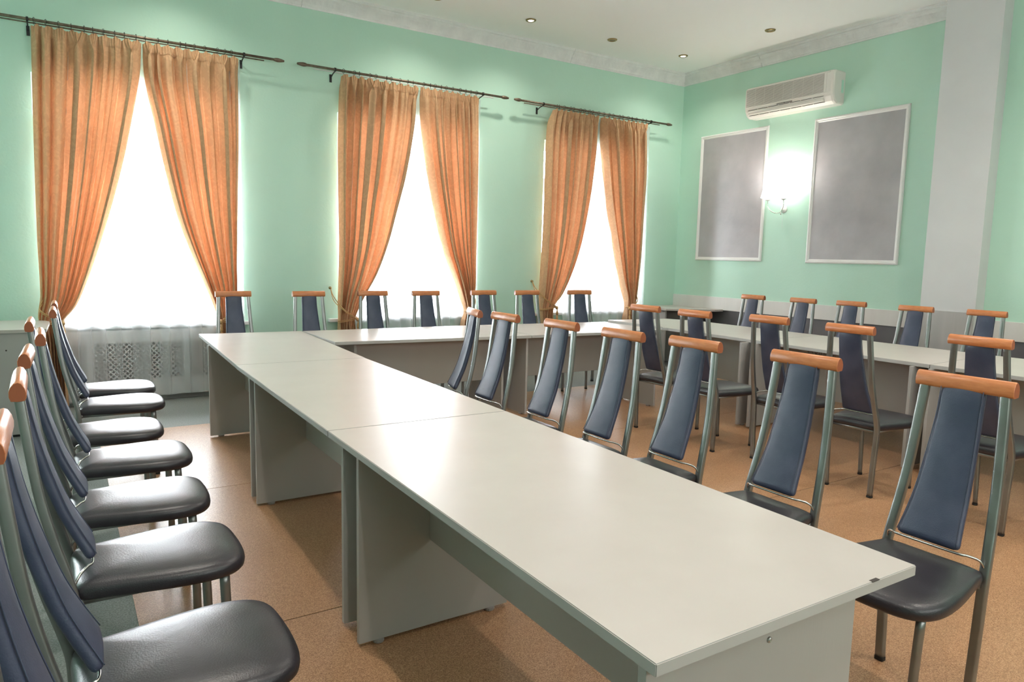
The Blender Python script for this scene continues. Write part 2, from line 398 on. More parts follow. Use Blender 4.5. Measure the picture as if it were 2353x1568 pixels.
WHERE = {'W1L': 'left curtain of the leftmost window, tied back beside the grey cabinet',
         'W1R': 'right curtain of the leftmost window',
         'W2L': 'left curtain of the middle window, rope hooked to the green wall',
         'W2R': 'right curtain of the middle window',
         'W3L': 'left curtain of the rightmost window, nearest the window frame showing beside it',
         'W3R': 'right curtain of the rightmost window, nearest the room corner'}
def make_curtain(key, seed):
    rnd = random.Random(seed); outer, inner = CUR[key]
    right = key.endswith('R'); tz = TIEZ[key]
    xm = interp(outer, 3.29); e = empty('curtain', (xm, YC, 0.0))
    tag(e, 'apricot '+WHERE[key], 'curtain', 'apricot curtains tied back at the windows')
    nu = 300
    # fold field along the cloth: uneven folds, some doubled over so that they lie three layers deep
    nf = 8; cuts = [0.0]
    for i in range(nf): cuts.append(cuts[-1]+rnd.uniform(.55, 1.45))
    cuts = [c/cuts[-1] for c in cuts]; amps = [rnd.uniform(.6, 1.15) for _ in range(nf)]; over = [rnd.choice((.02, .16, .30, .38, .46)) for _ in range(nf)]
    ph = [rnd.uniform(0, 6.28) for _ in range(8)]
    def fold(u):
        u = min(1, max(0, u))
        for i in range(nf):
            if u <= cuts[i+1]+1e-9:
                fw_ = cuts[i+1]-cuts[i]; t = (u-cuts[i])/fw_
                return -amps[i]*(math.sin(PI*min(1, max(0, t)))**0.6)+.5, fw_*over[i]*math.sin(2*PI*t)
        return .5, 0
    def P(u, z):
        v = (3.292-z)/3.27
        xo, xi = interp(outer, z), interp(inner, z); wd = abs(xi-xo)
        near = math.exp(-((z-tz)/.13)**2); dense = min(1, wd/.85)
        A = (.10+.02*(1-dense))*(1-.5*near)
        head = max(0, min(1, (z-3.13)/.16)); hs = head*head*(3-2*head)
        fv, dx = fold(u+.014*math.sin(3*v+ph[0])*u*(1-u)*4)
        fine = .10*math.sin(2*PI*(17*u)+ph[1]+2.1*math.sin(4*v+ph[2]))*math.exp(-v*6)+.09*math.sin(2*PI*(10*u)+ph[3]+v*3)*math.exp(-v*1.5)
        y = A*(fv+fine)*(1-.72*hs)+hs*.006*math.sin(2*PI*40*u+2.5*math.sin(9*u+ph[4])+1.5*math.sin(23*u+ph[6]))
        y -= .05*near*math.sin(PI*u)
        x = xo+(xi-xo)*(u+dx*(1-hs))
        zz = z+hs*(.010*math.sin(2*PI*10*u+ph[5])+.004*math.sin(2*PI*23*u+ph[7]))
        if z < .15: zz += .008*math.sin(2*PI*3*u)
        return x-xm, y, zz
    bm = bmesh.new(); zs = [3.292-.016*k for k in range(13)]; zs += [zs[-1]-(zs[-1]-.025)*(k+1)/84 for k in range(84)]
    grid = [[bm.verts.new(P(i/nu, z)) for i in range(nu+1)] for z in zs]
    for j in range(len(zs)-1):
        for i in range(nu): bm.faces.new((grid[j][i], grid[j][i+1], grid[j+1][i+1], grid[j+1][i]))
    cl = obj('drape', bm, M['curtain'], e, smooth=True)
    # heading tape stitched across the gathers
    bm = bmesh.new(); rows = []
    for z in (3.294, 3.27, 3.245, 3.218):
        r = []
        for i in range(nu+1):
            x, y, zz = P(i/nu, min(z, 3.292)); r.append(bm.verts.new((x, y-.0035, zz+(.002 if z > 3.292 else 0))))
        rows.append(r)
    for j in range(3):
        for i in range(nu): bm.faces.new((rows[j][i], rows[j][i+1], rows[j+1][i+1], rows[j+1][i]))
    obj('heading_tape', bm, M['curtain'], e, smooth=True)
    # rings on the rod
    xo, xi = interp(outer, 3.29), interp(inner, 3.29); ring0 = None
    for i in range(10):
        u = (i+.5+rnd.uniform(-.3, .3))/10; x = xo+(xi-xo)*u-xm
        if ring0 is None:
            bm = bmesh.new(); add_tube(bm, [(0, .021*math.cos(a), .021*math.sin(a)) for a in [2*PI*k/14 for k in range(14)]], .0022, seg=5, side=Vector((1, 0, 0)), closed=True)
            add_tube(bm, [(0, 0, -.020), (0, -.004, -.034), (.004, -.006, -.045)], .0016, seg=4, side=Vector((1, 0, 0)))
            r = obj('curtain_ring', bm, M['dark_metal'], e, smooth=True); ring0 = r
        else:
            r = ring0.copy(); C.objects.link(r); r.parent = e
        r.location = (x, 0, ZROD); r.rotation_euler = (0, 0, rnd.uniform(-.5, .5))
    # rope tie-back: loop round the gathered cloth, two strands to a hook on the wall, knot and tassel
    xo, xi = interp(outer, tz), interp(inner, tz); lo, hi = min(xo, xi)-.012, max(xo, xi)+.012; cx = (lo+hi)/2-xm; hw = (hi-lo)/2
    bm = bmesh.new(); sgn = 1 if right else -1
    hook = (xo+sgn*.045-xm, YW-YC-.02, tz+.33) if key != 'W1L' else (xo+.07-xm, YW-YC-.02, tz+.12)
    kn = (xi-xm+(-.0)*sgn, -.085, tz)
    for d in (-.006, .007):
        pts = catmull([hook, (hook[0]-sgn*.01, .06, tz+.22+d*3), (cx+sgn*hw*.75, -.075, tz+.12+d), (cx-sgn*hw*.2, -.105, tz+.04+d), kn], 6)
        add_tube(bm, pts, .0048, seg=6, side=Vector((0, 0, 1)))
    lp = [(cx+hw*math.cos(a), -.03+.068*math.sin(a), tz-.005+.02*math.cos(a)*-sgn) for a in [2*PI*q/24 for q in range(24)]]
    for d in (-.006, .007): add_tube(bm, [(p[0], p[1], p[2]+d) for p in lp], .005, seg=6, side=Vector((0, 0, 1)), closed=True)
    add_lathe(bm, (kn[0], kn[1], kn[2]-.025), [(0, 0), (.014, .006), (.019, .022), (.012, .04), (0, .046)], 10)
    tb = obj('tieback', bm, M['rope'], e, smooth=True)
    bm = bmesh.new()
    add_lathe(bm, (kn[0]+.004, kn[1]-.004, kn[2]-.10), [(.010, 0), (.016, .02), (.011, .05), (.006, .078)], 10)
    for q in range(14):
        a = 2*PI*q/14; add_tube(bm, [(kn[0]+.004+.008*math.cos(a), kn[1]-.004+.008*math.sin(a), kn[2]-.095), (kn[0]+.004+.018*math.cos(a), kn[1]-.004+.018*math.sin(a), kn[2]-.20)], .0028, seg=4)
    obj('tassel', bm, M['rope'], tb, smooth=True)
    bm = bmesh.new(); add_lathe(bm, (hook[0], YW-YC-.001, hook[2]), [(.016, 0), (.016, -.006), (.006, -.010), (.006, -.028), (.010, -.034), (0, -.038)], 12, axis='y')
    obj('wall_hook', bm, M['brass'], e, smooth=True)
    return e
for q, key in enumerate(CUR): make_curtain(key, 31+q*5)

# rods
for x0, x1, bx, word in ((-0.93, 1.90, (-.13, 1.60), 'leftmost'), (2.19, 4.54, (2.50, 4.27), 'middle'), (4.78, 7.24, (5.13, 6.93), 'rightmost')):
    e = empty('curtain_rod', ((x0+x1)/2, YC, ZROD)); tag(e, 'thin brass curtain rod with tapered ends over the '+word+' window', 'curtain rod', 'brass curtain rods')
    cx = (x0+x1)/2
    obj('rod_pole', add_tube(bmesh.new(), [(x0-cx, 0, 0), (x1-cx, 0, 0)], .0125, seg=12, side=Vector((0, 0, 1))), M['rod'], e, smooth=True)
    obj('rear_rod', add_tube(bmesh.new(), [(x0-cx+.1, .055, -.012), (x1-cx-.1, .055, -.012)], .006, seg=8, side=Vector((0, 0, 1))), M['gloss_white' if word == 'middle' else 'rod'], e, smooth=True)
    for s, xe in ((-1, x0), (1, x1)):
        bm = add_lathe(bmesh.new(), (xe-cx, 0, 0), [(.013, -.02*s), (.019, 0), (.021, .02*s), (.017, .05*s), (.010, .08*s), (0, .085*s)], 12, axis='x')
        obj('finial', bm, M['rod'], e, smooth=True)
    for xb in bx:
        bm = bmesh.new(); add_tube(bm, [(xb-cx, 0, -.015), (xb-cx, .08, -.03), (xb-cx, YW-YC-.008, -.055)], .006, seg=8, side=Vector((1, 0, 0)))
        add_box(bm, xb-cx-.012, xb-cx+.012, YW-YC-.008, YW-YC-.0005, -.10, -.02)
        add_lathe(bm, (xb-cx, 0, 0), [(.020, -.008), (.020, .008)], 12, axis='x')
        obj('rod_bracket', bm, M['dark_metal'], e)

# sheer curtains: gathers where the voile lies three deep, single layer between
def sheer(x0, x1, gaps, z0, z1, y, label, seed):
    rnd = random.Random(seed)
    zones = []; cur = x0
    for ga, gb in gaps: zones.append((cur, ga)); cur = gb
    zones.append((cur, x1))
    plan = []
    for zi, (a, b) in enumerate(zones):
        n = max(1, int(round((b-a)/.11))); st = (b-a)/n
        for q in range(n):
            p, r = a+q*st, a+(q+1)*st
            plan += [(p, 0), (r-.004, -.006), (r, .004), (r-.012, .010), (p+.01, .012), (p, .019), (p+.012, .026), (r, .022)]
        if zi < len(gaps): plan.append((gaps[zi][0]+.002, .004)); 
    pts = catmull([(p[0], p[1], 0) for p in plan], 3)
    e_x = (x0+x1)/2; bm = bmesh.new(); rows = []; nv = 22; ph = rnd.uniform(0, 6)
    for j in range(nv+1):
        v = j/nv; z = z1+(z0-z1)*v; row = []
        for p in pts:
            u = (p.x-x0)/(x1-x0)
            row.append(bm.verts.new((p.x-e_x+.006*math.sin(5*v+7*u+ph), p.y+(.010+.012*v)*math.sin(2*PI*u*9+ph+1.3*math.sin(2*v)), z+(.035*u if j == nv else 0))))
        rows.append(row)
    for j in range(nv):
        for i in range(len(pts)-1): bm.faces.new((rows[j][i], rows[j][i+1], rows[j+1][i+1], rows[j+1][i]))
    e = obj('sheer_curtain', bm, M['sheer'], None, smooth=True); e.location = (e_x, y, 0)
    tag(e, label, 'sheer curtain', 'white sheer curtains'); return e
sheer(-.10, 1.56, [(.328, .401), (.457, .548), (.694, .779), (.868, .920), (1.166, 1.203)], .035, 3.27, 7.452, 'white sheer curtain of the leftmost window hanging to the floor before the radiator screen', 3)
sheer(2.60, 4.26, [(2.80, 2.87), (3.05, 3.12), (3.5, 3.58), (3.9, 3.97)], .05, 3.27, 7.452, 'white sheer curtain of the middle window glowing with daylight', 4)
sheer(5.55, 6.95, [(5.83, 5.89), (6.07, 6.13), (6.33, 6.42)], .05, 3.27, 7.452, 'white sheer curtain of the rightmost window showing the sill through it', 5)

# ------------------------------------------------------------------ ceiling spots
SP = [(4.56, 6.868, 1), (5.744, 6.87, 0), (6.912, 6.841, 1), (6.94, 5.531, 0)]
LB = ['lit brass ceiling spot farthest from the room corner', 'unlit brass ceiling spot between the two lit ones',
      'lit brass ceiling spot nearest the room corner', 'unlit brass ceiling spot above the air conditioner']
HID_FILL = [(3.4, 6.87, 1), (1.0, 6.87, 1), (5.6, 2.2, 1), (6.0, .4, 1), (3.4, 3.4, 1), (.6, 3.2, 1), (3.4, .4, 1), (.6, .2, 1)]  # unseen spots added to fill the room with light from above
for k, (x, y, lit) in enumerate(SP+HID_FILL):
    e = empty('ceiling_spot', (x, y, ZC)); tag(e, LB[k] if k < 4 else 'lit brass ceiling spot '+('over the middle window', 'over the leftmost window', 'over the right table row', 'over the right end of the room', 'over the inner floor among the tables', 'over the left table row', 'over the nearest right chair', 'over the camera')[k-4], 'ceiling light', 'brass ceiling spots')
    bm = bmesh.new(); add_lathe(bm, (0, 0, 0), [(.034, -.001), (.036, -.012), (.046, -.014), (.056, -.010), (.060, 0)], 28)
    obj('spot_ring', bm, M['brass'], e, smooth=True)
    obj('spot_lens', add_lathe(bmesh.new(), (0, 0, 0), [(0, -.010), (.030, -.009), (.036, -.005), (.036, -.001)], 24), M['bulb' if lit else 'dead_bulb'], e, smooth=True)
    if lit:
        l = bpy.data.lights.new('spot_light', 'SPOT'); l.energy = 44 if y > 6 else 105; l.color = (1.0, .92, .82); l.spot_size = 2.4; l.spot_blend = 1.0; l.shadow_soft_size = .05
        lo = bpy.data.objects.new('spot_light', l); C.objects.link(lo); lo.parent = e; lo.location = (0, 0, -.03)

# ------------------------------------------------------------------ air conditioner
e = empty('air_conditioner', (XR, 5.66, 3.27)); tag(e, 'white wall air conditioner high on the green right wall', 'air conditioner')
yh = .62; pr = [(0, .375), (-.175, .375), (-.200, .365), (-.213, .34), (-.213, .13), (-.205, .085), (-.175, .03), (-.13, 0), (0, 0)]
bm = bmesh.new(); ra = []
for yy, sc in ((-yh, .90), (-yh+.012, .97), (-yh+.035, 1), (yh-.035, 1), (yh-.012, .97), (yh, .90)):
    ra.append([bm.verts.new((px if px == 0 else px*sc, yy, .1875+(pz-.1875)*sc)) for px, pz in pr])
for i in range(5):
    for k in range(len(pr)):
        k2 = (k+1) % len(pr); bm.faces.new((ra[i][k], ra[i][k2], ra[i+1][k2], ra[i+1][k]))
bm.faces.new(ra[0][::-1]); bm.faces.new(ra[-1])
obj('casing', bm, M['plastic'], e)
obj('grille_recess', box(-.2145, -.205, -.50, .59, .135, .345), M['plastic_grey'], e)
bm = bmesh.new()
for k in range(17): add_box(bm, -.219, -.212, -.50, .59, .138+k*.0125, .1445+k*.0125)
for k in range(9): add_box(bm, -.2165, -.212, -.50+k*.136, -.4985+k*.136, .135, .345)
obj('grille_slats', bm, M['plastic'], e, kind='stuff')
bm = bmesh.new(); add_box(bm, -.2175, -.20, -.565, .59, .345, .355); add_box(bm, -.2175, -.20, -.565, .59, .118, .134); add_box(bm, -.2175, -.20, -.53, -.50, .134, .345)
obj('grille_frame', bm, M['plastic'], e, bevel=.002)
fl = obj('air_flap', bm := box(-.206, -.150, -.50, .56, .036, .078), M['plastic'], e, bevel=.008)
bm.free() if False else None
for q, (zz, xx) in enumerate(((.092, -.2085), (.030, -.178))):
    bm = bmesh.new()
    for k in range(7):
        ya = -.50+k*.153; add_box(bm, xx-.002, xx+.03, ya, ya+.14, zz-.002, zz+.002)
    obj('air_slot', bm, M['slot'], e)
dp = obj('display_strip', box(-.2155, -.21, -.085, .13, .098, .113), M['plastic_grey'], e)
obj('receiver_dot', add_lathe(bmesh.new(), (-.2155, .02, .1055), [(.005, 0), (.004, -.002)], 10, axis='x'), M['ink'], dp)
obj('side_vent', box(-.065, -.02, -yh-.002, -yh+.01, .13, .27), M['green'], e)

# ------------------------------------------------------------------ framed plaster panels
for (ya, yb, zb, zt, lab) in ((6.035, 7.163, 1.466, 3.180, 'grey plaster wall panel in a white frame, left of the lit wall lamp'),
                              (4.255, 5.385, 1.458, 3.160, 'grey plaster wall panel in a white frame, right of the lamp under the air conditioner')):
    e = empty('wall_panel', (XR, (ya+yb)/2, zb)); tag(e, lab, 'wall panel', 'framed grey wall panels')
    hy = (yb-ya)/2; hz = zt-zb; wd = .048
    obj('plaster_field', box(-.006, 0, -hy+wd*.6, hy-wd*.6, wd*.6, hz-wd*.6), M['panel_grey'], e)
    P4 = [(-hy, 0), (hy, 0), (hy, hz), (-hy, hz)]; I4 = [(-hy+wd, wd), (hy-wd, wd), (hy-wd, hz-wd), (-hy+wd, hz-wd)]
    for k in range(4):
        bm = bmesh.new(); k2 = (k+1) % 4; rings = []
        for (o, i_) in ((P4[k], I4[k]), (P4[k2], I4[k2])):
            r = []
            for t, h in ((0, 0), (0, .012), (.18, .022), (.42, .024), (.55, .017), (.8, .016), (.92, .009), (1, .006), (1, 0)):
                r.append(bm.verts.new((-h, o[0]+(i_[0]-o[0])*t, o[1]+(i_[1]-o[1])*t)))
            rings.append(r)
        n = len(rings[0])
        for q in range(n): bm.faces.new((rings[0][q], rings[0][(q+1) % n], rings[1][(q+1) % n], rings[1][q]))
        bm.faces.new(rings[0][::-1]); bm.faces.new(rings[1])
        obj('molding', bm, M['gloss_white'], e)
# ------------------------------------------------------------------ wall lamp
e = empty('wall_lamp', (XR, 5.74, 2.12)); tag(e, 'lit two-armed wall lamp glowing between the two grey panels', 'wall lamp')
obj('back_plate', add_lathe(bmesh.new(), (0, 0, 0), [(.045, 0), (.045, -.008), (.030, -.020), (.012, -.028), (0, -.03)], 20, axis='x'), M['gloss_white'], e, smooth=True)
for s in (-1, 1):
    ey = s*.115
    pts = catmull([(-.02, 0, -.01), (-.09, s*.03, -.05), (-.15, s*.075, -.03), (-.175, ey, .03), (-.18, ey, .095)], 8)
    a_ = obj('lamp_arm', add_tube(bmesh.new(), pts, .0055, seg=8), M['wire'], e, smooth=True)
    obj('candle_cup', add_lathe(bmesh.new(), (-.18, ey, .095), [(.006, 0), (.030, .012), (.034, .020), (.012, .022), (.012, .045), (0, .046)], 16), M['gloss_white'], e, smooth=True)
    obj('lamp_shade', add_lathe(bmesh.new(), (-.18, ey, .135), [(.088, 0), (.086, .004), (.055, .15), (.052, .15), (.083, .004)], 28), M['shade'], e, smooth=True)
    l = bpy.data.lights.new('lamp_bulb', 'POINT'); l.energy = 6; l.color = (1.0, .94, .86); l.shadow_soft_size = .03
    lo = bpy.data.objects.new('lamp_bulb', l); C.objects.link(lo); lo.parent = e; lo.location = (-.18, ey, .30)
obj('lamp_drop', add_lathe(bmesh.new(), (-.06, 0, -.075), [(0, 0), (.008, .008), (.010, .02), (.003, .04)], 12), M['wire'], e, smooth=True)
obj('pull_cord', add_tube(bmesh.new(), [(-.05, -.02, -.03), (-.05, -.022, -.24)], .0012, seg=4), M['gloss_white'], e)

# ------------------------------------------------------------------ furniture: cabinets and side desk
e = empty('low_cabinet', (-.72, 6.45, 0)); tag(e, 'low grey laminate cabinet with a white top at the left picture edge', 'cabinet')
obj('cabinet_body', box(-.55, .575, .012, .62, 0.02, .80), M['laminate_side'], e, bevel=.002)
obj('plinth', box(-.53, .55, .03, .60, 0, .03), M['rubber'], e)
pts = [(-.56, 0), (.62, 0)]
pts += [(.635-.22+.22*math.cos(a), .62-.0+.22*math.sin(a)-.0) for a in [PI/2*k/6 for k in range(7)]]+[(-.56, .84)]
obj('cabinet_top', add_prism(bmesh.new(), pts, .80, .825), M['laminate'], e)
obj('cam_cap', add_lathe(bmesh.new(), (.36, .0115, .67), [(.006, 0), (.006, -.001)], 10, axis='y'), M['slot'], e)
e = empty('corner_desk', (7.1, 7.0, 0)); tag(e, 'grey side desk in the far corner under the chair rail', 'desk')
obj('desk_top', add_prism(bmesh.new(), [(-.15, .53), (-.17, -.05), (.40, -.40), (.56, -.40), (.56, .53)], .775, .80), M['laminate'], e)
obj('desk_panel', box(.22, .245, -.27, .48, 0.01, .775), M['laminate_side'], e)
obj('desk_panel', box(-.13, -.105, .0, .50, 0.01, .775), M['laminate_side'], e)
obj('desk_back', box(-.105, .22, .44, .458, .35, .775), M['laminate_side'], e)

# ------------------------------------------------------------------ tables
def foot(par, x, y):
    obj('glide_foot', add_lathe(bmesh.new(), (x, y, 0.003), [(.020, 0), (.022, .004), (.022, .012), (.010, .014)], 12), M['plastic_grey'], par)
def panel(par, name, x0, x1, y0, y1, z0, z1, mt='laminate_side', feet=None):
    o = obj(name, box(x0, x1, y0, y1, z0, z1), M[mt], par, bevel=.0015)
    if feet == 'x':
        for x in (x0+.08, x1-.08): foot(o, x, (y0+y1)/2)
    if feet == 'y':
        for y in (y0+.08, y1-.08): foot(o, (x0+x1)/2, y)
    return o
def top(par, pts, z):
    bm = add_prism(bmesh.new(), pts, z-.026, z)
    es = [ed for ed in bm.edges]; bmesh.ops.bevel(bm, geom=es, offset=.002, segments=2, affect='EDGES')
    bm.normal_update()
    for f_ in bm.faces:
        if abs(f_.normal.z) < .5: f_.material_index = 1
    return obj('tabletop', bm, [M['laminate'], M['laminate_edge']], par)
T1 = [(.847, .832), (1.672, .821), (1.697, 2.683), (.870, 2.693)]
T2 = [(.870, 2.698), (1.697, 2.688), (1.722, 4.535), (.898, 4.552)]
T3 = [(.900, 4.557), (1.727, 4.540), (1.812, 6.330), (.968, 6.385)]
NL = 'long grey laminate table '
tabs = [(T1, (.86, 2.36), NL+'nearest the camera, its end edge chipped'),
        (T2, (2.53, 4.05), NL+'second from the camera in the left row, catching the window glare'),
        (T3, (4.19, 5.775), NL+'at the far end of the left row, before the leftmost window')]
for T, ys, lab in tabs:
    e = empty('conference_table', (sum(p[0] for p in T)/4, sum(p[1] for p in T)/4, 0)); tag(e, lab, 'table', 'conference tables')
    cx, cy = e.location.x, e.location.y
    top(e, [(p[0]-cx, p[1]-cy) for p in T], .75)
    xl = .85+.017*(ys[0]-.8) if ys[0] < 4 else .93
    for y in ys:
        x_ = .852+.0135*(y-.86)+(.02 if y > 5 else 0)
        panel(e, 'leg_panel', x_-cx, x_+.645-cx, y-cy, y+.022-cy, .016, .724, feet='x')
    panel(e, 'modesty_panel', 1.165+.0135*ys[0]-.02-cx, 1.183+.0135*ys[0]-.02-cx, ys[0]+.022-cy, ys[1]-cy, .364, .724)
    if T is T1:
        sc = obj('screw_head', add_lathe(bmesh.new(), (1.193-cx, .86-cy, .683), [(.007, 0), (.006, -.003), (.003, -.0045), (0, -.0035)], 10, axis='y'), M['screw'], e)
        obj('edge_chip', box(1.495-cx, 1.522-cx, .8225-cy, .832-cy, .7492, .7505), M['slot'], e)
# far row, along the windows
FB = [(1.823, 5.440), (3.585, 5.262), (3.632, 6.272), (1.823, 6.325)]
FC = [(3.590, 5.262), (5.165, 5.210), (5.165, 6.120), (3.637, 6.272)]
for T, legs, md, lab in ((FB, ((2.0, 5.5, 6.12), (3.42, 5.50, 6.12)), (2.022, 3.42), 'long grey laminate table along the windows, joining the left row'),
                         (FC, ((3.56, 5.31, 5.95), (4.90, 5.03, 5.60)), (3.582, 4.90), 'long grey laminate table before the middle and rightmost windows, next to the corner')):
    cx = sum(p[0] for p in T)/4; cy = sum(p[1] for p in T)/4
    e = empty('conference_table', (cx, cy, 0)); tag(e, lab, 'table', 'conference tables')
    top(e, [(p[0]-cx, p[1]-cy) for p in T], .75)
    for x, ya, yb in legs: panel(e, 'leg_panel', x-cx, x+.022-cx, ya-cy, yb-cy, .016, .724, feet='y')
    panel(e, 'modesty_panel', md[0]-cx, md[1]-cx, 5.68-cy, 5.698-cy, .295, .724)
# right row (its tops stand a little higher)
k = .964; ZT = .775
CO = [(5.170, 5.208), (5.170, 6.08), (5.77, 5.986), (5.967, 5.986), (6.13, 5.60), (6.11, 5.35), (6.10, 4.05), (5.105, 4.02), (5.15, 5.12), (5.12, 5.18)]
RD = [(5.105, 4.016), (6.10, 4.046), (6.09, 2.58), (5.055, 2.52)]
RE = [(5.055, 2.516), (6.09, 2.576), (6.13, .90), (5.09, .84)]
for T, legs, md, lab in ((CO, ((4.095, 5.02, 5.62),), (4.117, 5.30), 'corner table with a cut-off rear corner where the window row meets the right row'),
                         (RD, ((3.985, 5.03, 5.63), (2.62, 5.03, 5.63)), (2.642, 3.985), 'long grey laminate table of the right row with black marker scribble on its panel'),
                         (RE, ((2.49, 5.03, 5.63), (1.0, 5.03, 5.63)), (1.022, 2.49), 'long grey laminate table running out of the picture at the right')):
    cx = sum(p[0] for p in T)/len(T); cy = sum(p[1] for p in T)/len(T)
    e = empty('conference_table', (cx, cy, 0)); tag(e, lab, 'table', 'conference tables')
    top(e, [(p[0]-cx, p[1]-cy) for p in (T[::-1] if T is CO else T)], ZT)
    for y, xa, xb in legs: panel(e, 'leg_panel', xa-cx, xb-cx, y-cy, y+.022-cy, .016, ZT-.026, feet='x')
    o = panel(e, 'modesty_panel', 5.42-cx, 5.438-cx, md[0]-cy, md[1]-cy, .31, ZT-.026)
    if T is RD:      # illegible inventory scribble in black marker
        bm = bmesh.new(); y = 3.72; zz = .675
        strokes = [[(0, .02), (.012, .03), (.012, .0), (0, -.012)], [(.03, .024), (.052, .026), (.048, 0), (.03, -.008)], [(.07, .03), (.09, -.01)], [(.07, -.008), (.095, .028)],
                   [(.11, .03), (.114, .004), (.13, .006)], [(.132, .03), (.128, -.014)], [(.15, .02), (.165, .03), (.168, .01), (.15, .008), (.17, -.014)],
                   [(.19, .022), (.21, .028), (.205, .006), (.19, -.01), (.215, -.012)], [(.24, .02), (.26, .02), (.262, -.008), (.242, -.01), (.24, .02)]]
        for s in strokes: add_tube(bm, [(5.4185-cx, y-a-cy, zz+b) for a, b in s], .0022, .0006, seg=4, side=Vector((0, 0, 1)))
        obj('marker_writing', bm, M['ink'], o)
    if T is CO: panel(e, 'modesty_panel', 5.18-cx, 5.43-cx, 5.55-cy, 5.568-cy, .31, ZT-.026)

# ------------------------------------------------------------------ chairs
def rounded_pad(bm, path, widths, thick, ncol=10):
    """upholstered strip along path (x,z) with given half widths; rounded edges and ends"""
    n = len(path); rings = []
    for i in range(n):
        p = path[i]; t = (path[min(i+1, n-1)]-path[max(i-1, 0)]).normalized(); nr = Vector((-t.z, 0, t.x)).normalized()
        if nr.x < 0: nr = -nr
        s = i/(n-1); end = min(s, 1-s)*n/3.0; q = 1 if end >= 1 else math.sqrt(max(0.02, 1-(1-end)**2))
        hw = widths[i]*(1-.22*(1-q)); ht = thick/2*max(.35, q); ring = []
        prof = [(-1, 0), (-.985, .45), (-.93, .78), (-.80, .95), (-.4, 1.12), (0, 1.18), (.4, 1.12), (.80, .95), (.93, .78), (.985, .45), (1, 0), (.985, -.55), (.92, -.85), (.0, -.9), (-.92, -.85), (-.985, -.55)]
        for a, b in prof: ring.append(bm.verts.new(p+Vector((0, a*hw, 0))+nr*(b*ht)))
        rings.append(ring)
    m_ = len(rings[0])
    for i in range(n-1):
        for k in range(m_): bm.faces.new((rings[i][k], rings[i][(k+1) % m_], rings[i+1][(k+1) % m_], rings[i+1][k]))
    bm.faces.new(rings[0][::-1]); bm.faces.new(rings[-1]); return bm
def seat_outline():
    half = [(-.012, 0), (-.014, .10), (-.008, .150), (.012, .168), (.08, .182), (.18, .203), (.27, .218), (.345, .222), (.405, .212), (.447, .182), (.468, .135), (.476, .07), (.478, 0)]
    pts = catmull([(x, y, 0) for x, y in half], 3)
    R_ = [(p.x, p.y) for p in pts]; return R_+[(x, -y) for x, y in R_[-2:0:-1]]
